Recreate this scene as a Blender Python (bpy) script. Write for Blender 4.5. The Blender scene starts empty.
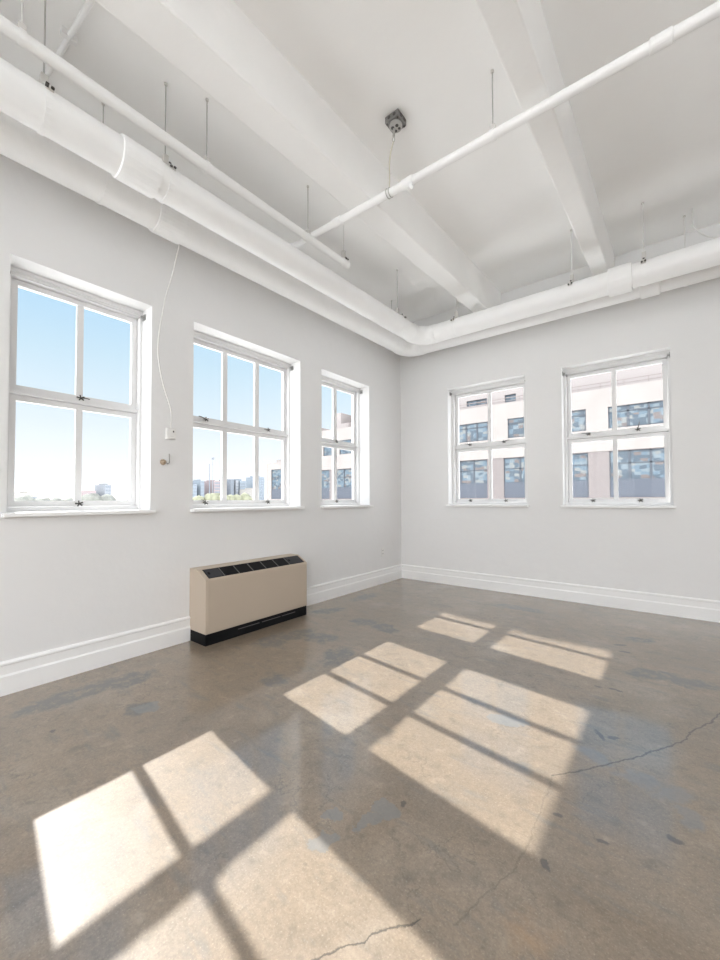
import bpy, bmesh, math, random
from mathutils import Vector, Matrix
random.seed(7)
S = bpy.context.scene
COL = S.collection
PI = math.pi
H = 4.06                                   # ceiling height
XN, YN = 7.4, -8.6                         # the walls behind the camera
UP = Vector((0, 0, 1))

# ------------------------------------------------------------------ helpers
class MB:
    """collects shapes in world coordinates; build() links them as ONE mesh object"""
    def __init__(s): s.v = []; s.f = []; s.sm = []
    def add(s, vs, fs, smooth=False):
        o = len(s.v); s.v += [Vector(p) for p in vs]
        for f in fs: s.f.append([i + o for i in f]); s.sm.append(smooth)
        return s
    def box(s, lo, hi, M=None):
        x0, y0, z0 = lo; x1, y1, z1 = hi
        vs = [(x0,y0,z0),(x1,y0,z0),(x1,y1,z0),(x0,y1,z0),(x0,y0,z1),(x1,y0,z1),(x1,y1,z1),(x0,y1,z1)]
        if M: vs = [M(Vector(p)) if callable(M) else M @ Vector(p) for p in vs]
        return s.add(vs, [(0,3,2,1),(4,5,6,7),(0,1,5,4),(1,2,6,5),(2,3,7,6),(3,0,4,7)])
    def tube(s, pts, r, n=16, caps=True, smooth=True):
        pts = [Vector(p) for p in pts]; rs = r if isinstance(r, (list, tuple)) else [r]*len(pts)
        rings = []; ref = None
        for i, p in enumerate(pts):
            t = (pts[min(i+1, len(pts)-1)] - pts[max(i-1, 0)]).normalized()
            if ref is None:
                ref = t.orthogonal().normalized()
                if abs(t.z) < .9: ref = (UP - t*UP.dot(t)).normalized()
            ref = (ref - t*ref.dot(t)).normalized(); b = t.cross(ref)
            rings.append([p + rs[i]*(math.cos(a)*ref + math.sin(a)*b) for a in [2*PI*k/n for k in range(n)]])
        vs = [q for rg in rings for q in rg]; fs = []
        for i in range(len(pts)-1):
            for k in range(n):
                fs.append((i*n+k, i*n+(k+1) % n, (i+1)*n+(k+1) % n, (i+1)*n+k))
        s.add(vs, fs, smooth)
        if caps:
            s.add(rings[0], [tuple(range(n))[::-1]]); s.add(rings[-1], [tuple(range(n))])
        return s
    def prism(s, prof, a, b, f):
        """profile of (p,q) pairs swept from a to b; f(p,q,t) gives the point"""
        n = len(prof); vs = [f(p, q, a) for p, q in prof] + [f(p, q, b) for p, q in prof]
        fs = [(i, (i+1) % n, n+(i+1) % n, n+i) for i in range(n)] + [tuple(range(n))[::-1], tuple(range(n, 2*n))]
        return s.add(vs, fs)
    def ball(s, c, r, sub=2, sc=(1,1,1), jit=0, rng=random):
        bm = bmesh.new(); bmesh.ops.create_icosphere(bm, subdivisions=sub, radius=1)
        bm.verts.ensure_lookup_table()
        vs = []
        for v in bm.verts:
            k = r*(1 + (rng.random()-.5)*2*jit); vs.append(Vector(c) + Vector((v.co.x*sc[0]*k, v.co.y*sc[1]*k, v.co.z*sc[2]*k)))
        fs = [[q.index for q in f.verts] for f in bm.faces]; bm.free()
        return s.add(vs, fs, True)
    def build(s, name, mat, parent=None, bevel=0, seg=2):
        off = Vector((0,0,0)); p = parent
        while p is not None: off += Vector(p.location); p = p.parent
        me = bpy.data.meshes.new(name)
        bm = bmesh.new(); vs = [bm.verts.new(q - off) for q in s.v]
        for f, sm in zip(s.f, s.sm):
            try: fc = bm.faces.new([vs[i] for i in f]); fc.smooth = sm
            except ValueError: pass
        bmesh.ops.recalc_face_normals(bm, faces=bm.faces)
        if bevel:
            bmesh.ops.remove_doubles(bm, verts=bm.verts, dist=1e-6)
            es = [e for e in bm.edges if len(e.link_faces) == 2 and e.calc_face_angle(0) > .5]
            bmesh.ops.bevel(bm, geom=es, offset=bevel, segments=seg, affect='EDGES', profile=.5, clamp_overlap=True)
        bm.to_mesh(me); bm.free()
        if mat: me.materials.append(mat)
        o = bpy.data.objects.new(name, me); COL.objects.link(o)
        if parent: o.parent = parent
        return o

def tag(o, label=None, cat=None, group=None, kind=None):
    if label: o['label'] = label
    if cat: o['category'] = cat
    if group: o['group'] = group
    if kind: o['kind'] = kind
    return o
def empty(name, loc, label=None, cat=None, group=None, kind=None):
    o = bpy.data.objects.new(name, None); o.location = loc; o.empty_display_size = .1
    COL.objects.link(o); return tag(o, label, cat, group, kind)

# ------------------------------------------------------------------ materials
def mat(name, col, rough=.5, metal=0, spec=.5, bump=None, var=None, coat=0):
    m = bpy.data.materials.new(name); m.use_nodes = True; N = m.node_tree.nodes; L = m.node_tree.links
    b = N['Principled BSDF']
    b.inputs['Base Color'].default_value = (*col, 1); b.inputs['Roughness'].default_value = rough
    b.inputs['Metallic'].default_value = metal; b.inputs['Specular IOR Level'].default_value = spec
    b.inputs['Coat Weight'].default_value = coat
    tc = N.new('ShaderNodeNewGeometry')
    if var:
        n = N.new('ShaderNodeTexNoise'); n.inputs['Scale'].default_value = var[0]; n.inputs['Detail'].default_value = 5
        L.new(tc.outputs['Position'], n.inputs['Vector'])
        r = N.new('ShaderNodeMapRange'); r.inputs['From Min'].default_value = .3; r.inputs['From Max'].default_value = .7
        r.inputs['To Min'].default_value = 1-var[1]; r.inputs['To Max'].default_value = 1+var[1]
        L.new(n.outputs['Fac'], r.inputs['Value'])
        vm = N.new('ShaderNodeVectorMath'); vm.operation = 'SCALE'; vm.inputs[0].default_value = col
        L.new(r.outputs[0], vm.inputs['Scale']); L.new(vm.outputs[0], b.inputs['Base Color'])
    if bump:
        n = N.new('ShaderNodeTexNoise'); n.inputs['Scale'].default_value = bump[0]; n.inputs['Detail'].default_value = 4
        L.new(tc.outputs['Position'], n.inputs['Vector'])
        bp = N.new('ShaderNodeBump'); bp.inputs['Strength'].default_value = bump[1]; bp.inputs['Distance'].default_value = bump[2]
        L.new(n.outputs['Fac'], bp.inputs['Height']); L.new(bp.outputs[0], b.inputs['Normal'])
    return m

M = {}
M['wall'] = mat('wall_paint', (.775,.772,.768), .55, spec=.3, bump=(9,.25,.01), var=(1.2,.012))
M['ceil'] = mat('ceiling_paint', (.92,.918,.91), .7, spec=.2, bump=(5,.35,.012), var=(1.5,.015))
M['beam'] = mat('beam_paint', (.92,.918,.91), .6, spec=.25, bump=(14,.3,.01), var=(3,.015))
M['trim'] = mat('trim_paint', (.87,.87,.865), .35, spec=.4)
M['sash'] = mat('window_paint', (.74,.737,.735), .4, spec=.4)
M['duct'] = mat('duct_jacket', (.88,.88,.875), .5, spec=.4, bump=(18,.2,.006), var=(6,.012))
M['pipe'] = mat('pipe_paint', (.88,.88,.875), .4, spec=.45)
M['rod'] = mat('zinc_rod', (.50,.49,.47), .5, .2)
M['wrod'] = mat('painted_rod', (.72,.71,.69), .5)
M['galv'] = mat('galvanised_clip', (.66,.64,.61), .45, .2)
M['dark'] = mat('dark_bolt', (.06,.055,.05), .5)
M['nickel'] = mat('nickel_latch', (.33,.33,.32), .4, .4)
M['unit'] = mat('beige_enamel', (.50,.42,.335), .42, spec=.4, var=(3,.01))
M['black'] = mat('black_grille', (.006,.006,.007), .6, spec=.15)
M['gray'] = mat('charcoal_panel', (.045,.045,.05), .6, spec=.2)
M['grayrib'] = mat('grille_divider', (.13,.125,.12), .5)
M['plate'] = mat('white_plastic', (.80,.79,.77), .4)
M['brass'] = mat('old_brass', (.42,.33,.24), .45, .5)
M['jbox'] = mat('steel_box', (.23,.225,.22), .5, .6)
M['jplate'] = mat('socket_plate', (.45,.44,.42), .5, .2)
M['cable'] = mat('cream_cable', (.66,.62,.52), .5)
M['cord'] = mat('white_cord', (.76,.75,.73), .5)
# outdoors
M['stucco'] = mat('cream_stucco', (.27,.25,.238), .9, spec=.1, var=(.6,.05))
M['white_st'] = mat('pale_penthouse', (.285,.262,.255), .9, spec=.1)
M['fframe'] = mat('slate_frame', (.05,.06,.075), .6)
M['spandrel'] = mat('slate_spandrel', (.06,.07,.09), .6)
M['rail'] = mat('roof_rail', (.19,.16,.155), .7)
M['ground'] = mat('pale_ground', (.86,.85,.83), .95, spec=.05, var=(.05,.1))
M['leaf'] = mat('pale_leaf', (.20,.205,.185), .9, spec=.1, var=(.8,.2))
M['leafy'] = mat('yellow_leaf', (.225,.23,.165), .9, spec=.1, var=(.8,.2))
M['bark'] = mat('bark', (.16,.13,.10), .9)
for k, c in dict(tw_gray=(.22,.235,.255), tw_blue=(.195,.225,.255), tw_pink=(.26,.22,.225), tw_cream=(.28,.27,.255), tw_dark=(.165,.185,.21)).items():
    M[k] = mat('city_'+k, c, .9, spec=.1)

def brick():
    m = mat('weathered_brick', (.36,.27,.255), .9, spec=.1); N = m.node_tree.nodes; L = m.node_tree.links
    g = N['Geometry']; b = N['Principled BSDF']
    sep = N.new('ShaderNodeSeparateXYZ'); cmb = N.new('ShaderNodeCombineXYZ')
    L.new(g.outputs['Position'], sep.inputs[0]); L.new(sep.outputs[0], cmb.inputs[0]); L.new(sep.outputs[2], cmb.inputs[1])
    t = N.new('ShaderNodeTexBrick'); t.inputs['Scale'].default_value = 1
    t.inputs['Brick Width'].default_value = .26; t.inputs['Row Height'].default_value = .1; t.inputs['Mortar Size'].default_value = .022
    t.inputs['Color1'].default_value = (.19,.162,.157,1); t.inputs['Color2'].default_value = (.155,.137,.137,1); t.inputs['Mortar'].default_value = (.19,.175,.17,1)
    L.new(cmb.outputs[0], t.inputs['Vector']); L.new(t.outputs['Color'], b.inputs['Base Color']); return m
M['brick'] = brick()

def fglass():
    """far window glass: dark panes with reflections of pale blue and pinkish surroundings painted in as patches"""
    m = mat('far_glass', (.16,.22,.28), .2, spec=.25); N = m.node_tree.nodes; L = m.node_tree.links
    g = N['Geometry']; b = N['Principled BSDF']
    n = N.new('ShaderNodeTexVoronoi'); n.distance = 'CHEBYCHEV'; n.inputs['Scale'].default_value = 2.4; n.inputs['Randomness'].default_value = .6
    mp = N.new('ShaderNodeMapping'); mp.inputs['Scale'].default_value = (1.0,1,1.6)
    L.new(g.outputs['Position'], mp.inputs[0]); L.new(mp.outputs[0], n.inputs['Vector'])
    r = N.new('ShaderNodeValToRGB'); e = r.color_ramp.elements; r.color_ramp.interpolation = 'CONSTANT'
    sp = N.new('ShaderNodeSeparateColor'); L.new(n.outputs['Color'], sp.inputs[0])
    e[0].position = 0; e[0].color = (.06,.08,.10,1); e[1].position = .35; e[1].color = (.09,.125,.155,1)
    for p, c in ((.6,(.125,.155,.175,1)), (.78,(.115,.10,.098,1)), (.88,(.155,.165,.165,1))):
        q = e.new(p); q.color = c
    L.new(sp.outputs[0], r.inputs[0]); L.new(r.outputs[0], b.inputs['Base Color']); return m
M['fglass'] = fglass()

def glass():
    m = bpy.data.materials.new('clear_glass'); m.use_nodes = True; N = m.node_tree.nodes; L = m.node_tree.links
    N.remove(N['Principled BSDF'])
    t = N.new('ShaderNodeBsdfTransparent'); t.inputs[0].default_value = (.985,.99,.99,1)
    g = N.new('ShaderNodeBsdfGlossy'); g.inputs['Roughness'].default_value = .02
    x = N.new('ShaderNodeMixShader'); x.inputs[0].default_value = .004
    L.new(t.outputs[0], x.inputs[1]); L.new(g.outputs[0], x.inputs[2]); L.new(x.outputs[0], N['Material Output'].inputs[0]); return m
M['glass'] = glass()

def floor_mat():
    m = bpy.data.materials.new('polished_concrete'); m.use_nodes = True
    N = m.node_tree.nodes; L = m.node_tree.links; B = N['Principled BSDF']
    g = N.new('ShaderNodeNewGeometry'); P = g.outputs['Position']
    def noise(scale, det=5, rough=.55, vec=P):
        n = N.new('ShaderNodeTexNoise'); n.inputs['Scale'].default_value = scale; n.inputs['Detail'].default_value = det
        n.inputs['Roughness'].default_value = rough; L.new(vec, n.inputs['Vector']); return n
    def mrange(v, a, b, c=0, d=1, smooth=False):
        r = N.new('ShaderNodeMapRange'); r.inputs['From Min'].default_value = a; r.inputs['From Max'].default_value = b
        r.inputs['To Min'].default_value = c; r.inputs['To Max'].default_value = d
        if smooth: r.interpolation_type = 'SMOOTHSTEP'
        L.new(v, r.inputs['Value']); return r.outputs[0]
    def mth(op, a, b, clamp=False):
        n = N.new('ShaderNodeMath'); n.operation = op; n.use_clamp = clamp
        for i, q in enumerate((a, b)):
            if isinstance(q, (int, float)): n.inputs[i].default_value = q
            else: L.new(q, n.inputs[i])
        return n.outputs[0]
    def mix(f, a, b):
        n = N.new('ShaderNodeMix'); n.data_type = 'RGBA'
        if isinstance(f, (int, float)): n.inputs[0].default_value = f
        else: L.new(f, n.inputs[0])
        for i, q in ((6, a), (7, b)):
            if isinstance(q, tuple): n.inputs[i].default_value = (*q, 1)
            else: L.new(q, n.inputs[i])
        return n.outputs[2]
    # ground tone
    col = mix(mrange(noise(.9, 4).outputs['Fac'], .3, .7), FL_A, FL_B)
    col = mix(mrange(noise(3.2, 6, .65).outputs['Fac'], .42, .72, 0, .55), col, FL_C)
    col = mix(mrange(noise(1.7, 5).outputs['Fac'], .55, .72, 0, .5), col, FL_D)
    fine = noise(55, 4, .8).outputs['Fac']
    col = mix(mrange(fine, .3, .62, .38, 0), col, (.10,.08,.06))
    mid = noise(11, 6, .7).outputs['Fac']
    col = mix(mrange(mid, .30, .47, .6, 0), col, (.14,.112,.085))
    col = mix(mrange(mid, .56, .72, 0, .35), col, (.46,.38,.29))
    st = N.new('ShaderNodeMapping'); st.inputs['Rotation'].default_value = (0,0,.7); st.inputs['Scale'].default_value = (2.2,9,1); L.new(P, st.inputs[0])
    col = mix(mrange(noise(1.3, 6, .65, st.outputs[0]).outputs['Fac'], .56, .68, 0, .5), col, (.155,.148,.138))
    vn = mth('ABSOLUTE', mth('SUBTRACT', noise(1.9, 7, .6).outputs['Fac'], .5), 0)
    col = mix(mth('MULTIPLY', mrange(vn, 0, .007, .5, 0), mrange(noise(3, 2).outputs['Fac'], .48, .6)), col, (.11,.095,.08))
    agg = noise(150, 3, .6).outputs['Fac']
    col = mix(mrange(agg, .58, .74, 0, .3), col, (.60,.52,.43))
    col = mix(mrange(agg, .3, .42, .3, 0), col, (.10,.085,.07))
    # warped coordinates for the patches
    def warp(scale, amt, det=4):
        n = noise(scale, det, .65); s = N.new('ShaderNodeVectorMath'); s.operation = 'SUBTRACT'; s.inputs[1].default_value = (.5,.5,.5)
        L.new(n.outputs['Color'], s.inputs[0]); k = N.new('ShaderNodeVectorMath'); k.operation = 'SCALE'; k.inputs['Scale'].default_value = amt
        L.new(s.outputs[0], k.inputs[0]); a = N.new('ShaderNodeVectorMath'); a.operation = 'ADD'; L.new(P, a.inputs[0]); L.new(k.outputs[0], a.inputs[1])
        return a.outputs[0]
    W1 = warp(9, .20); W2 = warp(30, .04); W3 = warp(11, .16, 5)
    def blob(c, r, rot, vec, edge=.25):
        mp = N.new('ShaderNodeMapping'); mp.vector_type = 'TEXTURE'
        mp.inputs['Location'].default_value = (c[0], c[1], 0); mp.inputs['Rotation'].default_value = (0, 0, math.radians(rot)); mp.inputs['Scale'].default_value = (r[0], r[1], 1)
        L.new(vec, mp.inputs[0]); ln = N.new('ShaderNodeVectorMath'); ln.operation = 'LENGTH'; L.new(mp.outputs[0], ln.inputs[0])
        return mrange(ln.outputs['Value'], 1, 1-edge, 0, 1)
    def union(ms):
        o = ms[0]
        for q in ms[1:]: o = mth('MAXIMUM', o, q)
        return o
    brk = mrange(noise(13, 7, .75).outputs['Fac'], .42, .52)
    # patchy blue-grey repairs
    soft = union([blob(c, r, a, W1, .35) for c, r, a in [
        ((.905,-2.193),(.16,.12),20), ((1.198,-2.205),(.2,.12),-20), ((.608,-3.074),(.16,.25),10), ((.876,-2.803),(.2,.14),30),
        ((.669,-2.83),(.14,.2),0), ((1.292,-3.0),(.15,.24),20), ((1.224,-3.585),(.13,.11),0), ((.87,-4.318),(.10,.09),0),
        ((.372,-4.5),(.13,.4),0), ((.42,-4.2),(.12,.18),0), ((3.294,-1.884),(.22,.1),30), ((3.484,-1.891),(.18,.1),10),
        ((3.167,-1.102),(.15,.09),40), ((.35,-2.1),(.25,.12),60), ((.30,-1.35),(.12,.3),0), ((2.0,-.7),(.35,.12),0)]])
    soft = mth('MULTIPLY', soft, mrange(brk, 0, 1, .3, 1))
    col = mix(mth('MULTIPLY', soft, .85), col, (.125,.122,.119))
    hard = union([blob(c, r, a, W3, .10) for c, r, a in [
        ((2.487,-4.055),(.060,.055),30), ((2.448,-4.16),(.065,.032),70), ((2.375,-4.33),(.055,.036),50), ((2.337,-4.205),(.042,.045),0), ((.90,-4.30),(.085,.055),30), ((2.66,-3.10),(.11,.05),20)]])
    col = mix(mth('MULTIPLY', hard, .62), col, (.20,.205,.205))
    blue = union([blob(c, r, a, W1, .5) for c, r, a in [
        ((3.08,-3.16),(.085,.1),20), ((3.274,-3.22),(.11,.08),20), ((3.396,-3.25),(.1,.07),40), ((3.442,-3.36),(.06,.07),0)]])
    col = mix(mth('MULTIPLY', blue, .5), col, (.20,.21,.225))
    rust = blob((3.06,-4.19), (.09,.08), 0, W1, .9)
    col = mix(mth('MULTIPLY', rust, .35), col, (.42,.24,.11))
    dots = union([blob(c, r, a, W2, .3) for c, r, a in [
        ((3.045,-3.923),(.03,.014),130), ((3.186,-3.698),(.025,.013),20), ((3.032,-3.662),(.018,.012),0), ((3.395,-3.525),(.028,.02),0),
        ((3.04,-1.351),(.06,.025),30), ((3.088,-1.51),(.05,.02),10), ((3.084,-2.308),(.03,.015),0), ((3.117,-2.316),(.025,.015),0),
        ((3.088,-2.947),(.016,.06),30), ((3.145,-2.935),(.032,.018),40), ((3.0,-2.33),(.03,.01),0), ((2.52,-3.99),(.014,.02),0), ((.75,-4.72),(.02,.014),0)]])
    col = mix(mth('MULTIPLY', dots, .75), col, (.085,.08,.075))
    # scattered little chips
    v = N.new('ShaderNodeTexVoronoi'); v.inputs['Scale'].default_value = 3.3; L.new(W2, v.inputs['Vector'])
    chip = mrange(v.outputs['Distance'], .03, .05, 1, 0)
    sp = N.new('ShaderNodeSeparateColor'); L.new(v.outputs['Color'], sp.inputs[0])
    chip = mth('MULTIPLY', chip, mth('GREATER_THAN', sp.outputs[0], .6))
    col = mix(mth('MULTIPLY', chip, .6), col, (.09,.08,.075))
    # cracks: distance to broken lines
    Wc = warp(22, .035)
    def crack(pts, wd, vec):
        o = None
        for a, b in zip(pts, pts[1:]):
            d = (b[0]-a[0], b[1]-a[1]); l2 = d[0]**2 + d[1]**2
            s = N.new('ShaderNodeVectorMath'); s.operation = 'SUBTRACT'; s.inputs[1].default_value = (a[0], a[1], 0); L.new(vec, s.inputs[0])
            f = N.new('ShaderNodeVectorMath'); f.operation = 'MULTIPLY'; f.inputs[1].default_value = (1,1,0); L.new(s.outputs[0], f.inputs[0])
            dt = N.new('ShaderNodeVectorMath'); dt.operation = 'DOT_PRODUCT'; dt.inputs[1].default_value = (d[0]/l2, d[1]/l2, 0); L.new(f.outputs[0], dt.inputs[0])
            cl = mth('MAXIMUM', mth('MINIMUM', dt.outputs['Value'], 1.), 0.)
            k = N.new('ShaderNodeVectorMath'); k.operation = 'SCALE'; k.inputs[0].default_value = (d[0], d[1], 0); L.new(cl, k.inputs['Scale'])
            e = N.new('ShaderNodeVectorMath'); e.operation = 'DISTANCE'; L.new(f.outputs[0], e.inputs[0]); L.new(k.outputs[0], e.inputs[1])
            o = e.outputs['Value'] if o is None else mth('MINIMUM', o, e.outputs['Value'])
        return mrange(o, wd*.35, wd, 1, 0)
    A = crack([(2.965,-3.435),(3.064,-3.308),(3.182,-3.146),(3.265,-3.026),(3.379,-2.838),(3.44,-2.728),(3.463,-2.621),(3.563,-2.423),(3.607,-2.271),(3.838,-1.741)], .006, Wc)
    Bk = crack([(2.6,-4.66),(2.65,-4.555),(2.702,-4.486),(2.707,-4.459),(2.722,-4.431),(2.761,-4.394),(2.80,-4.34)], .0045, Wc)
    Cc = crack([(2.965,-3.435),(2.977,-3.851),(2.965,-4.009),(2.928,-4.124),(2.885,-4.29)], .004, Wc)
    crk = mth('MAXIMUM', mth('MULTIPLY', A, .7), mth('MAXIMUM', mth('MULTIPLY', Bk, .7), mth('MULTIPLY', Cc, .25)))
    col = mix(crk, col, (.05,.045,.04))
    L.new(col, B.inputs['Base Color'])
    rg = mrange(noise(2.5, 6, .7).outputs['Fac'], .3, .7, FL_R0, FL_R1)
    rg = mth('ADD', rg, mrange(fine, .4, .7, 0, .02))
    B.inputs['Roughness'].default_value = .5; B.inputs['Specular IOR Level'].default_value = .3
    B.inputs['Coat Weight'].default_value = 1.; B.inputs['Coat IOR'].default_value = 1.75; L.new(rg, B.inputs['Coat Roughness'])
    bp = N.new('ShaderNodeBump'); bp.inputs['Strength'].default_value = .12; bp.inputs['Distance'].default_value = .004
    hsum = mth('SUBTRACT', mth('ADD', mth('MULTIPLY', noise(7, 4).outputs['Fac'], 1.), mth('MULTIPLY', fine, .2)), mth('MULTIPLY', crk, 1.5))
    L.new(hsum, bp.inputs['Height']); L.new(bp.outputs[0], B.inputs['Normal'])
    b2 = N.new('ShaderNodeBump'); b2.inputs['Strength'].default_value = .12; b2.inputs['Distance'].default_value = .004
    L.new(noise(9, 4).outputs['Fac'], b2.inputs['Height']); L.new(b2.outputs[0], B.inputs['Coat Normal'])
    return m
FL_A, FL_B, FL_C, FL_D = (.245,.186,.130), (.32,.25,.182), (.225,.188,.15), (.40,.35,.29)
FL_R0, FL_R1 = .06, .11
M['floor'] = floor_mat()

# ------------------------------------------------------------------ room shell
LW = lambda u, w, z: Vector((-w, u, z))            # left wall: u runs along y, w goes outwards
RW = lambda u, w, z: Vector((u, w, z))             # right wall: u runs along x
BW = lambda u, w, z: Vector((u, YN - w, z))        # wall behind the camera
NW = lambda u, w, z: Vector((XN + w, u, z))        # wall on the near side
TH = .31
ZS, ZT = 1.169, 2.886

def wall(name, F, u0, u1, holes, th=TH, z0=0, z1=H):
    m = MB(); us = sorted({u0, u1, *[h[0] for h in holes], *[h[1] for h in holes]}); zs = sorted({z0, z1, *[h[2] for h in holes], *[h[3] for h in holes]})
    for a, b in zip(us, us[1:]):
        for c, d in zip(zs, zs[1:]):
            if any(h[0] <= a+1e-6 and b <= h[1]+1e-6 and h[2] <= c+1e-6 and d <= h[3]+1e-6 for h in holes): continue
            for w in (0, th): m.add([F(a,w,c), F(b,w,c), F(b,w,d), F(a,w,d)], [(0,1,2,3)])
    for a, b, c, d in holes + [(u0, u1, z0, z1)]:
        q = [(a,c),(b,c),(b,d),(a,d)]
        for (p, r), (p2, r2) in zip(q, q[1:]+q[:1]): m.add([F(p,0,r), F(p2,0,r2), F(p2,th,r2), F(p,th,r)], [(0,1,2,3)])
    mesh = m
    # weld so that normals come out consistent
    o = mesh.build(name, M['wall']); bm = bmesh.new(); bm.from_mesh(o.data); bmesh.ops.remove_doubles(bm, verts=bm.verts, dist=1e-5)
    bmesh.ops.recalc_face_normals(bm, faces=bm.faces); bm.to_mesh(o.data); bm.free()
    return tag(o, kind='structure')

WL = [(-4.799,-3.891,(-4.715,-3.953),[-4.332],.045), (-3.521,-2.197,(-3.455,-2.253),[-3.042,-2.637],.054), (-1.837,-.847,(-1.755,-.911),[-1.320],.066)]
WR = [(.8236,1.9265,(.908,1.857),[1.384],.045), (2.357,3.4255,(2.430,3.356),[2.892],.045)]
BACK = [(.4,2.6), (2.9,5.0), (5.3,7.1)]
NEAR = [(-8.0,-6.1)]
wall('wall_left', LW, YN-TH, TH, [(a,b,ZS,ZT) for a,b,*_ in WL])
wall('wall_right', RW, 0, XN+TH, [(a,b,ZS,ZT) for a,b,*_ in WR], th=.25)
wall('wall_rear', BW, 0, XN+TH, [(a,b,.12,3.85) for a,b in BACK])
wall('wall_near', NW, YN, 0, [(a,b,.12,3.85) for a,b in NEAR])
tag(MB().box((-TH,YN-TH,-.2), (XN+TH,TH,0)).build('floor', M['floor']), kind='structure')
tag(MB().box((-TH,YN-TH,H), (XN+TH,TH,H+.2)).build('ceiling', M['ceil']), kind='structure')

# ------------------------------------------------------------------ windows
def star_handle(parent, F, u, w, z, lever):
    """cam latch: a base plate, a five-armed grip and a thin lever"""
    m = MB(); m.box((u-.020,w-.006,z-.009), (u+.020,w+.004,z+.009), lambda p: F(*p))
    m.box((u-.006,w-.024,z-.006), (u+.006,w-.004,z+.006), lambda p: F(*p))
    h = m.build('latch', M['galv'], parent)
    k = MB()
    for i in range(5):
        a = PI/2 + i*2*PI/5 + .2
        k.tube([F(u, w-.024, z), F(u+.027*math.cos(a), w-.030, z+.023*math.sin(a))], [.0045,.0055], 6)
    if lever: k.tube([F(u, w-.026, z), F(u+lever[0]*.5, w-.03, z+lever[1]*.5+.004), F(u+lever[0], w-.03, z+lever[1])], .004, 6)
    k.build('grip', M['dark'], h)

def make_window(n, F, G, a, b, gl, bars, bw, handles, label, sillw=.022):
    GZ = (1.248, 1.962, 2.073, 2.79) if G > .22 else (1.250, 1.955, 2.068, 2.778)
    c = F((a+b)/2, 0, ZS)
    root = empty(f'window_{n}', c, label, 'window', kind='structure')
    T = lambda p: F(*p)
    g0, g1 = gl
    f = MB()                                            # fixed frame with head board, jambs, transom
    e = .043; p = G-.075                                # plane of the frame's inner face
    f.box((a,p,GZ[3]+e), (b,G+.05,ZT), T); f.box((a,p-.014,ZT-.028), (b,p+.002,ZT), T)
    f.box((a,p+.010,GZ[3]+e+.008), (b,p-.006,GZ[3]+e+.030), T)
    f.box((a,p,ZS), (g0-e,G+.05,GZ[3]+e), T); f.box((g1+e,p,ZS), (b,G+.05,GZ[3]+e), T)
    f.box((g0-e,p+.010,ZS), (g1+e,G+.05,GZ[0]-e), T); f.box((g0-e,p+.012,GZ[1]+e), (g1+e,G+.05,GZ[2]-e), T)
    k_ = .037                                            # stops behind the sashes
    f.box((g0-e-.001,G+.024,ZS), (g0-k_,G+.05,GZ[3]+e), T); f.box((g1+k_,G+.024,ZS), (g1+e+.001,G+.05,GZ[3]+e), T)
    f.box((g0-k_,G+.024,GZ[3]+k_), (g1+k_,G+.05,GZ[3]+e+.001), T); f.box((g0-k_,G+.024,GZ[0]-e-.001), (g1+k_,G+.05,GZ[0]-k_), T)
    f.box((g0-k_,G+.024,GZ[1]+k_), (g1+k_,G+.05,GZ[2]-k_), T)
    f.build('window_frame', M['sash'], root, bevel=.003)
    for (z0, z1), nm in (((GZ[0],GZ[1]),'lower'), ((GZ[2],GZ[3]),'upper')):
        s = MB(); e = .0395; q0_, q1_ = G-.026, G+.012
        s.box((g0-e,q0_,z0-e), (g0,q1_,z1+e), T); s.box((g1,q0_,z0-e), (g1+e,q1_,z1+e), T)
        s.box((g0,q0_,z0-e), (g1,q1_,z0), T); s.box((g0,q0_,z1), (g1,q1_,z1+e), T)
        for q in bars: s.box((q-bw/2,q0_+.003,z0), (q+bw/2,q1_-.003,z1), T)
        so = s.build('sash', M['sash'], root)
        MB().box((g0,G-.003,z0), (g1,G+.003,z1), T).build('pane', M['glass'], so)
        for u, lv in handles[nm]: star_handle(so, F, u, q0_, z0-.022, lv)
    s = MB().box((a-sillw,-.055,ZS-.026), (b+sillw,0,ZS+.001), T); s.box((a,-.001,ZS-.02), (b,p+.01,ZS+.003), T)
    s.build('window_sill', M['trim'], root, bevel=.004)
    for u, s_ in ((a, 1), (b, -1)):                     # little roller brackets in the head corners
        br = MB().box((u+s_*.001,p-.065,ZT-.085), (u+s_*.006,p-.015,ZT-.035), T)
        br.tube([F(u+s_*.004,p-.04,ZT-.06), F(u+s_*.028,p-.042,ZT-.06)], .011, 8)
        br.build('blind_bracket', M['nickel'], root)
    return root
def hs(low, up): return {'lower': low, 'upper': up}
make_window(1, LW, .26, *WL[0][:4], WL[0][4], hs([(-4.332,None)], [(-4.332,(.06,.0))]), 'two-over-two white window with blue sky, first before the dangling cord')
make_window(2, LW, .26, *WL[1][:4], WL[1][4], hs([(-3.27,(-.05,.03)),(-2.50,None)], [(-3.27,(-.08,.02)),(-2.50,(-.06,.0))]), 'wide white window of six panes above the beige heating unit')
make_window(3, LW, .26, *WL[2][:4], WL[2][4], hs([(-1.32,None)], [(-1.32,(-.03,.02))]), 'narrow white window nearest the room corner, sky and stepped roofs outside')
make_window(4, RW, .20, *WR[0][:4], WR[0][4], hs([(1.10,None),(1.61,None)], [(1.10,(-.07,.02)),(1.59,(.08,.02))]), 'smaller white window facing the pale building, nearer the room corner')
make_window(5, RW, .20, *WR[1][:4], WR[1][4], hs([(2.66,None),(3.13,None)], [(2.62,(-.08,.02)),(3.12,(.015,.085))]), 'white window facing the building with the brick pier in its lower left pane')
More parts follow.
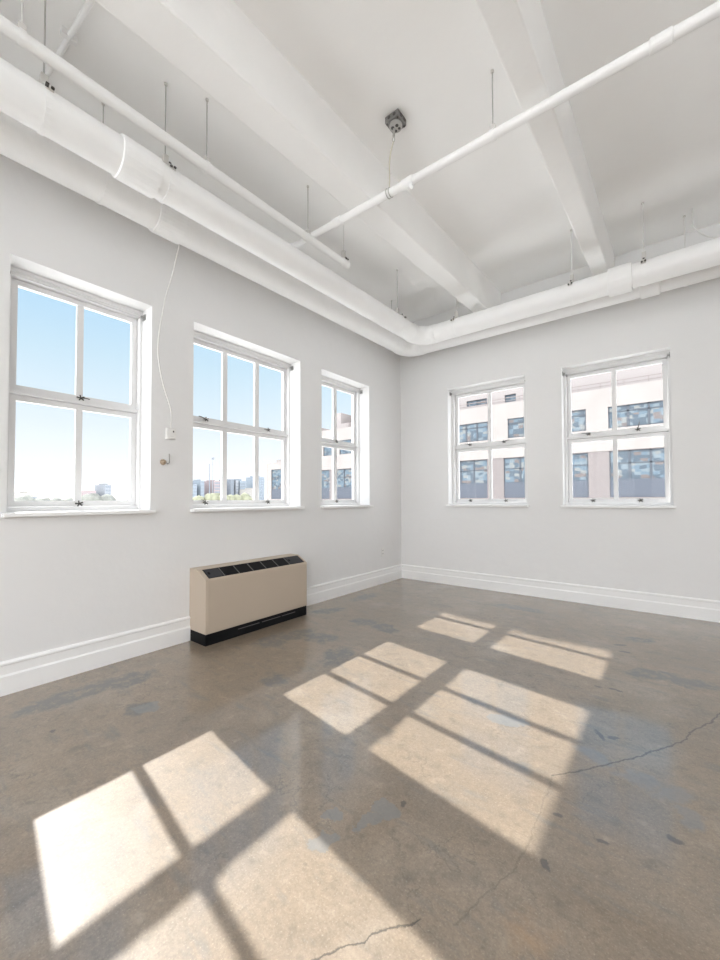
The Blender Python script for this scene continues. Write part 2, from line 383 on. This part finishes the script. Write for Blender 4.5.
def fill_window(n, F, a, b):  # tall windows out of view, added to brighten the room
    root = empty(f'window_{n}', F((a+b)/2, 0, .12), 'tall window added in the wall behind the camera to let in fill light', 'window', 'windows added behind the camera for fill light', 'structure')
    T = lambda p: F(*p); f = MB(); mid = (a+b)/2
    for u0, u1 in ((a,a+.06),(mid-.03,mid+.03),(b-.06,b)): f.box((u0,.16,.12), (u1,.24,3.85), T)
    for z0, z1 in ((.12,.19),(1.9,1.96),(3.78,3.85)): f.box((a,.16,z0), (b,.24,z1), T)
    fr = f.build('window_frame', M['sash'], root)
    MB().box((a,.20,.12), (b,.206,3.85), T).build('pane', M['glass'], fr)
k = 6
for a, b in BACK: fill_window(k, BW, a, b); k += 1
for a, b in NEAR: fill_window(k, NW, a, b); k += 1

# ------------------------------------------------------------------ baseboards
BP = [(0,0),(.022,0),(.022,.118),(.018,.124),(.014,.130),(.014,.186),(.020,.192),(.020,.203),(.012,.212),(0,.215)]
UY0, UY1 = -3.545, -2.352                       # span of the heating unit
m = MB()
m.prism(BP, YN, UY0, lambda p,q,t: Vector((p,t,q))); m.prism(BP, UY1, 0, lambda p,q,t: Vector((p,t,q)))
tag(m.build('baseboard_left', M['trim']), kind='structure')
tag(MB().prism(BP, .0, XN, lambda p,q,t: Vector((t,-p,q))).build('baseboard_right', M['trim']), kind='structure')

# ------------------------------------------------------------------ ceiling beams
def beam(lab, bl0, bl1, br0, br1, ya, topw, zb=3.70):
    """bottom edges as (x at y=0, x per metre); sides flare slightly towards the ceiling"""
    m = MB()
    def ring(y): return [Vector((bl0+bl1*y, y, zb)), Vector((br0+br1*y, y, zb)), Vector((br0+br1*y+topw, y, H+.01)), Vector((bl0+bl1*y-topw, y, H+.01))]
    m.add(ring(0.0)+ring(ya), [(0,1,2,3),(7,6,5,4),(0,4,5,1),(1,5,6,2),(2,6,7,3),(3,7,4,0)])
    o = m.build('ceiling_beam', M['beam'], bevel=.012, seg=2)
    return tag(o, lab, 'beam', kind='structure')
beam('white concrete ceiling beam beside the steel junction box', 1.415, .040, 1.603, .027, YN, .03)
beam('white concrete ceiling beam meeting the wall above the two windows facing the building', 2.782, .026, 2.932, .022, YN, .012)

# ------------------------------------------------------------------ ducts and pipes overhead
DR = .015
def fillet(p0, c, p1, r, n=10):
    d0 = (p0-c).normalized(); d1 = (p1-c).normalized(); half = d0.angle(d1)/2; t = r/math.tan(half)
    a, b = c+d0*t, c+d1*t; o = c + (d0+d1).normalized()*(r/math.sin(half)); out = []
    va, vb = a-o, b-o
    for i in range(n+1): out.append(o + va.slerp(vb, i/n) if False else o + (Matrix.Rotation(va.angle(vb)*i/n, 3, va.cross(vb)) @ va))
    return out
def duct(label, off, z, r, rb, sl, sr, zdrop):
    """insulated main: one run along the left wall, an elbow, one run along the right wall"""
    kL = lambda y: Vector((off + DR*(max(y,-5.6)+off), y, z - zdrop*(-off-y)))
    c = kL(-off); p0 = kL(YN+.01); p1 = Vector((XN-.01, -off, z))
    el = fillet(p0, c, p1, rb)
    root = empty('insulated_pipe', c, label, 'pipe')
    MB().tube([p0, kL(-5.6), el[0]], r, 32).build('pipe_run', M['duct'], root)
    MB().tube([el[-1], p1], r, 32).build('pipe_run', M['duct'], root)
    rr = [r*1.0]+[r*1.045]*(len(el)-2)+[r*1.0]
    MB().tube(el, rr, 32).build('elbow', M['duct'], root)
    def sleeve(a, b, k):
        d = (b-a).normalized(); e = .022
        return MB().tube([a, a+d*e*.2, a+d*e, b-d*e, b-d*e*.2, b], [r*1.0, r*k*.985, r*k, r*k, r*k*.985, r*1.0], 32, smooth=False).build('sleeve', M['duct'], root)
    d0 = (p0-el[0]).normalized(); d1 = (p1-el[-1]).normalized()
    sleeve(el[0]-d0*.01, el[0]+d0*.05, 1.06); sleeve(el[-1]-d1*.01, el[-1]+d1*.05, 1.06)
    for y0, y1, k in sl: sleeve(kL(y1), kL(y0), k)
    for x0, x1, k in sr: sleeve(Vector((x0,-off,z)), Vector((x1,-off,z)), k)
    return kL, c
D1, c1 = duct('fat white insulated pipe, the one farther from the walls, hung on steel rods', .83, 3.383, .109, .20, [(-4.45,-4.22,1.13)], [(2.955,3.155,1.2)], .005)
D2, c2 = duct('white insulated pipe running close against the walls behind the fatter one', .36, 3.487, .125, .20, [(-4.02,-3.80,1.10)], [(3.19,3.36,1.13)], .003)

P1 = lambda y: Vector((.90, y, 3.592 + .0136*(y+2.44)))        # slim pipe along the left side
P2 = lambda x: Vector((x, -2.87 , 3.655 - .0175*(x-.9)))       # slim pipe across the room
r1, r2 = .034, .030
root = empty('sprinkler_pipe', P1(-2.42), 'slim white pipe running lengthwise under the ceiling beside the fat insulated pipe', 'pipe')
MB().tube([P1(YN+.01), P1(-2.41)], r1, 20).build('pipe_run', M['pipe'], root)
MB().tube([P1(-2.50), P1(-2.49), P1(-2.405), P1(-2.40)], [r1, r1*1.22, r1*1.22, r1*1.1], 20, smooth=False).build('end_cap', M['pipe'], root)
root = empty('sprinkler_pipe', P2(.60), 'slim white pipe crossing the room below both ceiling beams', 'pipe')
MB().tube([P2(.60), P2(XN-.01)], r2, 20).build('pipe_run', M['pipe'], root)
for x0, x1, nm in ((3.36,3.46,'coupling'), (1.84,1.94,'coupling'), (1.14,1.24,'coupling'), (.59,.64,'end_cap')):
    MB().tube([P2(x0), P2(x0+.006), P2(x1-.006), P2(x1)], [r2, r2*1.22, r2*1.22, r2], 20, smooth=False).build(nm, M['pipe'], root)
p = P2(1.91)
MB().tube([p+Vector((0,0,-.02)), p+Vector((.02,-.012,-.065)), p+Vector((.03,-.012,-.075))], [.018,.014,.006], 10).build('side_outlet', M['pipe'], root)
# a thin conduit lying along the ceiling between the first beam and the left wall
root = empty('conduit', (1.22,-4.63,H), 'thin white conduit running along the ceiling towards the wall in the upper left', 'conduit')
MB().tube([(1.235,-4.625,4.030), (.55,-4.662,4.033), (.001,-4.692,4.033)], .015, 12).build('conduit_run', M['pipe'], root)
MB().box((.60,-4.70,4.02), (.63,-4.62,H)).build('strap', M['pipe'], root)

# ------------------------------------------------------------------ pipe hangers
def hanger(c, r, axis, label, white=False, clip=True, group='hangers holding the pipes under the ceiling', lean=0):
    """threaded rod from the ceiling, a ring around the pipe and a clip on its flank"""
    c = Vector(c); top = Vector((c.x+lean, c.y, H)); root = empty('pipe_hanger', top, label, 'pipe hanger', group)
    ax = Vector((0,1,0)) if axis == 'y' else Vector((1,0,0))
    side = Vector((1,0,0)) if axis == 'y' else Vector((0,-1,0))       # flank that faces the room
    zt = c.z + r
    MB().tube([top, Vector((c.x, c.y, zt-.004))], .0042, 8).build('rod', M['wrod'] if white else M['rod'], root)
    MB().tube([top-Vector((0,0,.012)), top], .011, 10).build('ceiling_cap', M['galv'], root)
    ring = MB(); n = 28; w = .013; vs = []; fs = []
    for i in range(n):
        a = 2*PI*i/n; d = math.cos(a)*side + math.sin(a)*UP
        for q, t in ((r+.001,-w),(r+.005,-w),(r+.005,w),(r+.001,w)): vs.append(c + d*q + ax*t)
    for i in range(n):
        j = (i+1) % n
        for k in range(4): fs.append((i*4+k, i*4+(k+1) % 4, j*4+(k+1) % 4, j*4+k))
    ring.add(vs, fs); ring.build('ring', M['pipe'], root)
    y = MB(); y.box((-.017,-.016,-.012), (.017,.016,.085 if clip else .03), lambda p: Vector((c.x, c.y, zt)) + ax*p.x + side*p.y + UP*(p.z+.004))
    y.build('yoke', M['galv'], root, bevel=.003)
    if clip:
        a0 = math.radians(80); k = MB(); nseg = 6; ps = []
        for i in range(nseg+1):
            a = a0 - math.radians(58)*i/nseg; d = math.cos(a)*side + math.sin(a)*UP
            ps.append((c + d*(r+.006), c + d*(r+.014)))
        for (a, b), (e, f) in zip(ps, ps[1:]):
            k.add([a-ax*.019, a+ax*.019, b+ax*.019, b-ax*.019, e-ax*.019, e+ax*.019, f+ax*.019, f-ax*.019], [(0,1,2,3),(4,5,6,7),(0,1,5,4),(1,2,6,5),(2,3,7,6),(3,0,4,7)])
        ko = k.build('clip', M['galv'], root)
        for t, aa in ((-.013,26),(.013,30),(0,58)):
            b = MB()
            a = math.radians(aa); d = math.cos(a)*side + math.sin(a)*UP; q = c + d*(r+.012) + ax*t
            b.tube([q, q+d*.012], .0085, 6)
            b.build('bolt', M['dark'], ko)
    return root
hanger(D1(-4.81), .109, 'y', 'rod hanger with long clip on the fat pipe, farthest from the room corner')
hanger(D1(-4.16), .109*1.0, 'y', 'rod hanger with clip just past the bulging sleeve of the fat pipe')
hanger(D1(-1.36), .109, 'y', 'rod hanger on the fat pipe before its bend, window-side wall')
hanger(D2(-4.37), .125, 'y', 'small rod hanger on the wall-side pipe above the first window')
hanger(D2(-.78), .125, 'y', 'thin rod hanger on the wall-side pipe close to the bend')
hanger((1.345,-.83,3.383), .109, 'x', 'rod hanger on the fat pipe just past its bend, next to the box-side beam end', white=True)
hanger((2.635,-.83,3.383), .109, 'x', 'white rod hanger on the fat pipe left of the second beam', white=True)
hanger((3.245,-.83,3.383), .109, 'x', 'white rod hanger on the fat pipe right of the second beam, beside the sleeve', white=True)
hanger((3.56,-.36,3.487), .125, 'x', 'plain white rod going down behind the fat pipe on the far right', white=True, clip=False)
hanger(P1(-3.93), r1, 'y', 'second thin rod along the slim lengthwise pipe, left of the wide beam', clip=False)
hanger(P1(-2.95), r1, 'y', 'thin rod where the two slim pipes cross', clip=False)
hanger(P1(-4.93), r1, 'y', 'ring hanger on the slim lengthwise pipe in the upper left corner of the photo', white=True, clip=False)
hanger(P1(-2.46), r1, 'y', 'ring hanger at the capped end of the slim lengthwise pipe', white=True, clip=True)
hanger(P2(2.535), r2, 'x', 'thin rod holding the crossing pipe between the two beams', clip=False)

# ------------------------------------------------------------------ ceiling junction box with its cable
JX, JY = 1.86, -2.99
root = empty('junction_box', (JX,JY,H), 'square grey steel junction box with socket plate on the ceiling', 'junction box')
m = MB().box((JX-.058,JY-.058,H-.05), (JX+.058,JY+.058,H)); jb = m.build('steel_box', M['jbox'], root, bevel=.006)
for sx, sy in ((-1,-1),(1,-1),(1,1),(-1,1)): MB().tube([(JX+sx*.045,JY+sy*.045,H-.051), (JX+sx*.045,JY+sy*.045,H-.056)], .007, 8).build('screw', M['dark'], jb)
for y_ in (-.02,.025):
    MB().tube([(JX+.058,JY+y_,H-.025), (JX+.0605,JY+y_,H-.025)], .012, 12).build('knockout', M['dark'], jb)
    MB().tube([(JX+y_,JY-.058,H-.025), (JX+y_,JY-.0605,H-.025)], .012, 12).build('knockout', M['dark'], jb)
pl = MB().tube([(JX,JY,H-.05), (JX,JY,H-.068), (JX,JY,H-.072)], [.047,.047,.042], 24, smooth=False).build('socket_plate', M['jplate'], root)
for dx, dy, rr in ((-.017,-.014,.013),(.018,-.012,.012),(-.012,.020,.010),(.02,.018,.010)): MB().tube([(JX+dx,JY+dy,H-.071), (JX+dx,JY+dy,H-.0745)], rr, 12).build('socket_hole', M['dark'], pl)
q = P2(1.72)
root = empty('hanging_cable', (JX-.01,JY,H-.072), 'thin cream cable dropping from the junction box to the crossing pipe', 'cable')
MB().tube([(JX-.012,JY-.004,H-.072), (JX-.014,JY-.002,H-.10), (JX-.018,JY,H-.125)], .009, 8).build('cable_clamp', M['jplate'], root)
ring = [Vector((JX-.02,JY,H-.145)) + .02*Vector((math.cos(a)*.5, .1, math.sin(a))) for a in [2*PI*i/14 for i in range(15)]]
MB().tube(ring, .003, 6, caps=False).build('hook', M['rod'], root)
pts = []
a, b = Vector((JX-.02,JY,H-.16)), q+Vector((0,0,r2+.015))
for i in range(13):
    t = i/12; p = a.lerp(b, t); p.x -= .035*math.sin(PI*t)*(1-t); pts.append(p)
MB().tube(pts, .005, 8).build('cable_run', M['cable'], root)
for dx in (-.012,.012):
    MB().tube([q+Vector((dx,0,0))+(r2+.004)*Vector((0,math.cos(t),math.sin(t))) for t in [2*PI*i/18 for i in range(19)]], .004, 6, caps=False).build('tie', M['rod'], root)

# loop of loose cord above the pipes at the right edge
root = tag(MB().tube([(3.615,-.45,H), (3.615,-.48,3.95), (3.617,-.5,3.89), (3.63,-.5,3.83), (3.667,-.5,3.765), (3.737,-.52,3.68), (3.83,-.60,3.60), (3.95,-.72,3.525), (4.02,-.80,3.492)], .006, 8).build('loose_cord', M['cord']),
    'loop of loose white cord between ceiling and pipes at the right edge', 'cord')

# ------------------------------------------------------------------ things on the left wall
root = empty('dangling_cord', (.03,-3.72,1.88), 'thin white cord hanging from the wall-side pipe to the small white wall box', 'cord')
def cat(ps, n=6):
    ps = [Vector(p) for p in ps]; out = []
    for i in range(len(ps)-1):
        p0, p1, p2, p3 = ps[max(i-1,0)], ps[i], ps[i+1], ps[min(i+2,len(ps)-1)]
        for k in range(n):
            t = k/n; out.append(.5*((2*p1)+(p2-p0)*t+(2*p0-5*p1+4*p2-p3)*t*t+(3*p1-p0-3*p2+p3)*t**3))
    return out+[ps[-1]]
MB().tube(cat([(.27,-3.80,3.345), (.15,-3.80,3.12), (.10,-3.831,2.93), (.10,-3.885,2.53), (.10,-3.85,2.25), (.08,-3.765,2.02), (.03,-3.74,1.90), (.018,-3.735,1.872)]), .0055, 8).build('cord_run', M['cord'], root)
root = empty('wall_switch_box', (0,-3.727,1.83), 'small white switch box on the wall at the end of the cord', 'switch')
MB().box((0,-3.772,1.775), (.028,-3.692,1.872)).build('box_body', M['plate'], root, bevel=.004)
MB().box((.028,-3.765,1.781), (.032,-3.699,1.866)).build('cover', M['plate'], root, bevel=.0015)
MB().box((.032,-3.722,1.835), (.036,-3.712,1.85)).build('toggle', M['dark'], root)
MB().box((.032,-3.745,1.795), (.0335,-3.71,1.806)).build('marking', M['wrod'], root)
root = empty('wall_hook', (0,-3.77,1.60), 'tarnished brass wall hook with a short peg below the white switch box', 'hook')
MB().tube([(0,-3.79,1.575), (.012,-3.79,1.575), (.03,-3.788,1.575), (.034,-3.788,1.575)], [.026,.024,.016,.010], 16).build('rosette', M['brass'], root)
MB().tube([(.02,-3.782,1.572), (.035,-3.766,1.562), (.04,-3.756,1.568), (.035,-3.752,1.59), (.03,-3.752,1.648)], [.007,.006,.005,.004,.004], 8).build('peg', M['nickel'], root)
root = empty('wall_outlet', (0,-.53,.45), 'white electrical outlet low on the wall near the room corner', 'outlet')
MB().box((0,-.57,.40), (.007,-.495,.52)).build('cover_plate', M['plate'], root, bevel=.002)
for z in (.432,.482):
    MB().box((.007,-.548,z), (.0085,-.544,z+.014)).build('slot', M['gray'], root); MB().box((.007,-.524,z), (.0085,-.520,z+.014)).build('slot', M['gray'], root)

# ------------------------------------------------------------------ heating unit under the wide window
root = empty('heating_unit', (.13,-2.95,0), 'beige metal heating unit with black base and slotted black top grille', 'heater')
xf, zf, xt, zt_ = .268, .566, .135, .640
prof = [(.001,.098), (xf,.098), (xf,zf), (xt,zt_), (.001,zt_)]
MB().prism(prof, UY0, UY1, lambda p,q,t: Vector((p,t,q))).build('casing', M['unit'], root, bevel=.004, seg=2)
# removable front panel: a hair proud with a seam near each end
MB().box((xf,UY0+.022,.112), (xf+.004,UY1-.012,zf-.008)).build('front_panel', M['unit'], root, bevel=.002)
n_ = Vector((zt_-zf, 0, xf-xt)).normalized(); d_ = Vector((xt-xf, 0, zt_-zf)).normalized(); Ld = math.hypot(xf-xt, zt_-zf)
def onslope(y, t, h): return Vector((xf, y, zf)) + d_*t + n_*h
def slab(mb, y0, y1, t0, t1, h0, h1):
    mb.add([onslope(y,t,h) for h in (h0,h1) for y, t in ((y0,t0),(y1,t0),(y1,t1),(y0,t1))], [(0,3,2,1),(4,5,6,7),(0,1,5,4),(1,2,6,5),(2,3,7,6),(3,0,4,7)])
GA, GB = UY0+.035, UY1-.03
gm = MB(); slab(gm, GA, GB, .010, Ld-.014, -.003, .0015); gr = gm.build('grille', M['black'], root)
w0 = GA+.155; w1 = GB-.205
for i in range(6):
    y = w0 + (w1-w0)*i/5; rib = MB(); slab(rib, y-.004, y+.004, .010, Ld-.014, .001, .004); rib.build('divider', M['grayrib'], gr)
for y0, y1, nm in ((GA+.008, w0-.012, 'control_door'), (w1+.012, GB-.008, 'control_door')):
    cm = MB(); slab(cm, y0, y1, .016, Ld-.020, .001, .005); co = cm.build(nm, M['gray'], root)
    km = MB(); slab(km, y0+.012, y0+.03, .06, .085, .005, .009); km.build('latch', M['black'], co)
MB().box((.001,UY0+.003,0), (xf-.004,UY1-.003,.099)).build('plinth', M['black'], root)
for a, b in ((-3.22,-2.98),(-2.95,-2.72),(-2.70,-2.52)): MB().box((xf-.004,a,.062), (xf-.002,b,.068)).build('air_slot', M['grayrib'], root)

# ------------------------------------------------------------------ outdoors: the building across the street
K = 2.15; FY = 32.0
fx = lambda x: 3.407 + (x-3.407)*K
fz = lambda z: 1.25 + (z-1.25)*K
bld = empty('opposite_building', (fx(-4), FY, -14), 'cream building with slate-framed windows and brick piers seen through the windows', 'building')
GR = -14.0
def fbox(mb, x0, x1, z0, z1, y0=0., y1=.6): return mb.box((fx(x0), FY+y0, fz(z0) if z0 > -50 else GR), (fx(x1), FY+y1, fz(z1)))
LOW = [(-18.0,-16.6,1.3,3.30,1), (-13.4,-12.6,1.3,3.04,1), (-12.25,-10.75,1.3,3.04,2), (-9.6,-8.2,1.3,3.04,2), (-7.6,-5.6,1.3,3.04,3), (-4.95,-3.04,1.3,3.04,3), (-2.31,-.95,1.3,3.04,2), (-.4,.92,1.3,3.04,2), (1.61,4.75,1.3,3.04,5), (5.4,7.4,1.3,3.04,3)]
UPP = [(-13.1,-12.1,3.88,4.70,1), (-11.8,-10.9,3.88,4.70,1), (-9.4,-8.2,3.88,4.72,2), (-7.4,-6.0,3.88,4.72,2), (-5.05,-2.98,3.88,4.72,4), (-2.11,-1.40,3.88,4.72,1), (-.3,.87,3.88,4.72,2), (1.60,4.7,3.88,4.69,5), (5.4,7.0,3.88,4.7,3)]
PEN = [(-4.37,-3.36,5.74,6.02,2), (-2.53,-2.03,5.68,6.02,1), (-10.2,-9.2,5.74,6.02,2), (4.4,5.5,5.74,6.05,2)]
def facade(name, m_, u0, u1, z0, z1, holes, parent, y=0., th=.6):
    F = lambda u, w, z: Vector((fx(u), FY+y+w, fz(z)))
    mb = MB(); us = sorted({u0,u1,*[h[0] for h in holes],*[h[1] for h in holes]}); zs = sorted({z0,z1,*[h[2] for h in holes],*[h[3] for h in holes]})
    for a, b in zip(us, us[1:]):
        for c, d in zip(zs, zs[1:]):
            if any(h[0] <= a+1e-6 and b <= h[1]+1e-6 and h[2] <= c+1e-6 and d <= h[3]+1e-6 for h in holes): continue
            mb.add([F(a,0,c),F(b,0,c),F(b,0,d),F(a,0,d)], [(0,1,2,3)]); mb.add([F(a,th,c),F(b,th,c),F(b,th,d),F(a,th,d)], [(0,1,2,3)])
    for a, b, c, d, *_ in list(holes)+[(u0,u1,z0,z1)]:
        q = [(a,c),(b,c),(b,d),(a,d)]
        for (p, r), (p2, r2_) in zip(q, q[1:]+q[:1]): mb.add([F(p,0,r),F(p2,0,r2_),F(p2,th,r2_),F(p,th,r)], [(0,1,2,3)])
    return mb.build(name, m_, parent)
ROWS = []
facade('brick_storey', M['brick'], -14.2, 7.8, -6.0, 3.04, [(a,b,c,3.02,n) for a,b,c,d,n in LOW if a > -14], bld)
facade('stucco_wall', M['stucco'], -14.2, 7.8, 3.04, 5.42, UPP, bld, y=-.06, th=.66)
facade('low_wing_wall', M['stucco'], -18.5, -14.2, -6.0, 3.75, [LOW[0]], bld)
facade('penthouse_wall', M['white_st'], -11.5, 7.8, 5.42, 6.95, PEN, bld, y=2.0, th=.5)
t = MB(); fbox(t, -18.5, 7.8, -6, 3.70, .66, 12); fbox(t, -14.2, 7.8, 3.70, 5.38, .66, 12); fbox(t, -11.45, 7.75, 5.38, 6.9, 2.6, 12); t.build('inner_mass', M['white_st'], bld)
for q in ((-18.0,-17.45,3.70,4.0,1,4), (-14.1,-13.75,5.38,5.75,1,5), (-12.95,-12.5,5.38,6.6,2,6), (-12.4,-11.5,5.38,5.8,1,8), (-11.2,-8.5,6.9,7.6,3,10), (-1.4,-.7,6.9,7.2,3,5)):
    fbox(MB(), *q).build('roof_block', M['white_st'], bld)
t = MB()
zr = fz(5.68)
t.tube([(fx(-11.4),FY+.3,zr),(fx(7.7),FY+.3,zr)], .03, 6); t.tube([(fx(-11.4),FY+.3,fz(5.55)),(fx(7.7),FY+.3,fz(5.55))], .02, 6)
x = -11.4
while x < 7.7: t.tube([(fx(x),FY+.3,fz(5.42)),(fx(x),FY+.3,zr)], .025, 6); x += .75
t.build('roof_railing', M['rail'], bld)
def fwin(a, b, c, d, n, y, spand):
    f = MB(); e = .035
    for u in [a+(b-a)*i/n for i in range(n+1)]:
        lo = max(a, u-e); hi = min(b, u+e); fbox(f, lo, hi, c, d, y+.12, y+.24)
    for z in [c, d-e] + ([c+(d-c)*.72] if d-c > .6 else []): fbox(f, a, b, z, z+e, y+.12, y+.24)
    o = f.build('window', M['fframe'], bld)
    fbox(MB(), a, b, c, d, y+.17, y+.19).build('pane', M['fglass'], o)
    if spand: fbox(MB(), a, b, c, c+.66, y+.10, y+.16).build('spandrel', M['spandrel'], o)
for a, b, c, d, n in LOW: fwin(a, b, c, d if a < -14 else 3.02, n, 0, True)
for a, b, c, d, n in UPP: fwin(a, b, c, d, n, -.06, False)
for a, b, c, d, n in PEN: fwin(a, b, c, d, n, 2.0, False)

# ------------------------------------------------------------------ outdoors: city and trees far off
tag(MB().box((-1500,-900,GR-.5), (300,1500,GR)).build('ground', M['ground']), kind='structure')
def tower(label, y0, y1, z1, mk, x=-400, d=25, cap=None, spire=None):
    r = empty('distant_building', (x,(y0+y1)/2,GR), label, 'building', 'pale city buildings on the skyline')
    b = MB().box((x-d,y0,GR), (x,y1,z1)); b.build('tower', M[mk], r)
    w = MB(); z = GR+3
    while z < z1-2:
        w.box((x,y0+(y1-y0)*.08,z), (x+.12,y1-(y1-y0)*.08,z+1.5)); z += 3.4
    w.build('window_band', M['tw_dark'], r)
    if cap: MB().box((x-d*.7,y0+(y1-y0)*cap[0],z1), (x-d*.2,y0+(y1-y0)*cap[1],z1+cap[2])).build('roof_block', M[mk], r)
    return r
tower('pale grey slab block standing above the trees in the window before the cord', 133,138,15.5,'tw_gray',cap=(.2,.8,1.2))
tower('low pinkish house beside the grey slab block', 121,126,10,'tw_pink')
tower('long low pale building at the far end of the tree line', 73,85,7.6,'tw_cream',cap=(.3,.5,1.))
tower('short grey-blue block at the start of the skyline in the wide window', 216.5,221.5,18.5,'tw_blue')
tower('slim blue tower left of the mast', 226,230,22.5,'tw_blue',cap=(.2,.7,1.5))
tower('wide pink block right of the mast', 241.7,252,23,'tw_pink',cap=(.1,.4,1))
tower('dark slim tower in the middle pane of the wide window', 263.5,267.5,25.5,'tw_dark')
tower('thin grey tower beside the dark slim one', 270.3,273.8,24.5,'tw_gray')
tower('broad blue tower with stepped top in the middle pane of the wide window', 275.8,284,24.0,'tw_blue',cap=(.2,.7,2.5))
tower('white low block below the broad blue tower', 272,281,13.5,'tw_cream',x=-370,cap=(.2,.7,1.5))
tower('pale blue tower next to the cream building wing', 302,312,30,'tw_blue',cap=(.1,.6,1.5))
mr = empty('radio_mast', (-400,238,GR), 'slender twin radio mast rising above the skyline', 'mast')
MB().tube([(-400,236.2,GR),(-400,236.2,41.5)], [.8,.35], 8).build('pole', M['tw_dark'], mr)
MB().tube([(-400,240.2,GR),(-400,240.2,47.5)], [.6,.25], 8).build('pole', M['tw_gray'], mr)
MB().tube([(-400,240.2,46.8),(-400,240.2,48.8)], [1.3,1.3], 10).build('mast_head', M['tw_dark'], mr)
def tree(x, y, h, mk, i):
    rng = random.Random(i)
    t = empty('tree', (x,y,GR), 'small pale tree in the far line of trees beyond the windows' if mk == 'leaf' else 'yellowish tree in front of the skyline seen through the wide window', 'tree', 'trees in the distance' if mk == 'leaf' else 'yellowish trees below the skyline')
    f = MB(); H_ = h-GR
    for k in range(9):
        a = rng.random()*6.28; q = rng.random()
        f.ball((x+math.cos(a)*1.6*q, y+math.sin(a)*1.9*q, GR+H_*(.62+.3*rng.random())), H_*.08*(1.0+.7*rng.random()), 2, (1,1.1,1), .18, rng)
    f.ball((x,y,GR+H_*.72), H_*.16, 2, (1,1.2,1.2), .15, rng)
    f.build('foliage', M[mk], t)
    MB().tube([(x,y,GR),(x,y,GR+H_*.7)], [.35,.15], 8).build('trunk', M['bark'], t)
i = 0
for y in [14+4.1*k for k in range(9)]:
    i += 1; tree(-120-random.random()*8, y+random.random(), 1.75+.6*random.random()+(.4 if 28 < y < 35 else 0), 'leaf', i)
for y in [68+4.3*k for k in range(6)]:
    i += 1; tree(-120-random.random()*8, y+random.random(), 2.7+.6*random.random(), 'leafy', i)

ch = empty('sun_blocker', (-8.4,.26,GR), 'unseen tall brick stack added outside to keep part of the sun off the corner window', 'sun_blocker')  # unseen stack, added to cut part of the corner window's sun
MB().box((-8.75,.03,GR), (-8.05,.60,9.4)).build('stack', M['brick'], ch)
MB().box((-8.78,.0,9.4), (-8.02,.63,9.55)).build('cap', M['stucco'], ch)

# ------------------------------------------------------------------ light
sun = bpy.data.lights.new('sun', 'SUN'); sun.energy = 9.4; sun.angle = math.radians(.55); sun.color = (1,.975,.935)
so = bpy.data.objects.new('sun', sun); COL.objects.link(so)
so.rotation_euler = Vector((1,-.14,-.853)).to_track_quat('-Z','Y').to_euler(); so.location = (-20,5,20)

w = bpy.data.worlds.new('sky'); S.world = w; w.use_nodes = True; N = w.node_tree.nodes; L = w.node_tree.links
bg = N['Background']; tc = N.new('ShaderNodeTexCoord'); D = tc.outputs['Generated']
sep = N.new('ShaderNodeSeparateXYZ'); L.new(D, sep.inputs[0])
ramp = N.new('ShaderNodeValToRGB'); e = ramp.color_ramp.elements                   # clear sky by height
e[0].position = 0; e[0].color = (1.3,1.3,1.3,1); e[1].position = 1; e[1].color = (.30,.55,.92,1)
for p, c in ((.07,(1.06,1.1,1.14,1)), (.16,(.88,.98,1.06,1)), (.30,(.66,.86,1.0,1)), (.42,(.50,.76,1.0,1))):
    q = e.new(p); q.color = c
L.new(sep.outputs[2], ramp.inputs[0])
# sky made much brighter away from the sun, added as fill light for the room
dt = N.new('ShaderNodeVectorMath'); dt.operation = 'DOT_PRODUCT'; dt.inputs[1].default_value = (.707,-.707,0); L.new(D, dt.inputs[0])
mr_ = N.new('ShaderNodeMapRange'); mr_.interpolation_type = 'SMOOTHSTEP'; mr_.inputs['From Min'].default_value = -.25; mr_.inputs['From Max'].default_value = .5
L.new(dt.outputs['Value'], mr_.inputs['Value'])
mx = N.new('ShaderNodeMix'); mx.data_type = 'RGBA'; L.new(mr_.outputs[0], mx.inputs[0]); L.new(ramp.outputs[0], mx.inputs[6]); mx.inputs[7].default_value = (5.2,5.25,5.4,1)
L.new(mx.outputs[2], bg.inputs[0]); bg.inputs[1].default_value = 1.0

# ------------------------------------------------------------------ camera
yaw, pitch, roll = math.radians(-38.215), math.radians(1.428), math.radians(-.21)
Fv = Vector((math.cos(pitch)*math.sin(yaw), math.cos(pitch)*math.cos(yaw), math.sin(pitch)))
Rv = Vector((math.cos(yaw), -math.sin(yaw), 0)); Uv = Rv.cross(Fv)
Rr = Rv*math.cos(roll) + Uv*math.sin(roll); Ur = -Rv*math.sin(roll) + Uv*math.cos(roll)
cd = bpy.data.cameras.new('camera'); cam = bpy.data.objects.new('camera', cd); COL.objects.link(cam)
mw = Matrix((( Rr.x, Ur.x, -Fv.x, 3.4066), (Rr.y, Ur.y, -Fv.y, -5.3957), (Rr.z, Ur.z, -Fv.z, 1.25), (0,0,0,1)))
cam.matrix_world = mw
cd.sensor_fit = 'VERTICAL'; cd.sensor_height = 36; cd.sensor_width = 27; cd.lens = 395.11/960*36; cd.shift_y = 9.6/960; cd.clip_start = .02; cd.clip_end = 4000
S.camera = cam
vs_ = S.view_settings; vs_.view_transform = 'Standard'; vs_.look = 'None'; vs_.gamma = 1; vs_.use_curve_mapping = False; vs_.exposure = 0
S.cycles.max_bounces = 14; S.cycles.diffuse_bounces = 10; S.cycles.transparent_max_bounces = 16
S.cycles.sample_clamp_indirect = 12
S.cycles.caustics_reflective = False; S.cycles.caustics_refractive = False
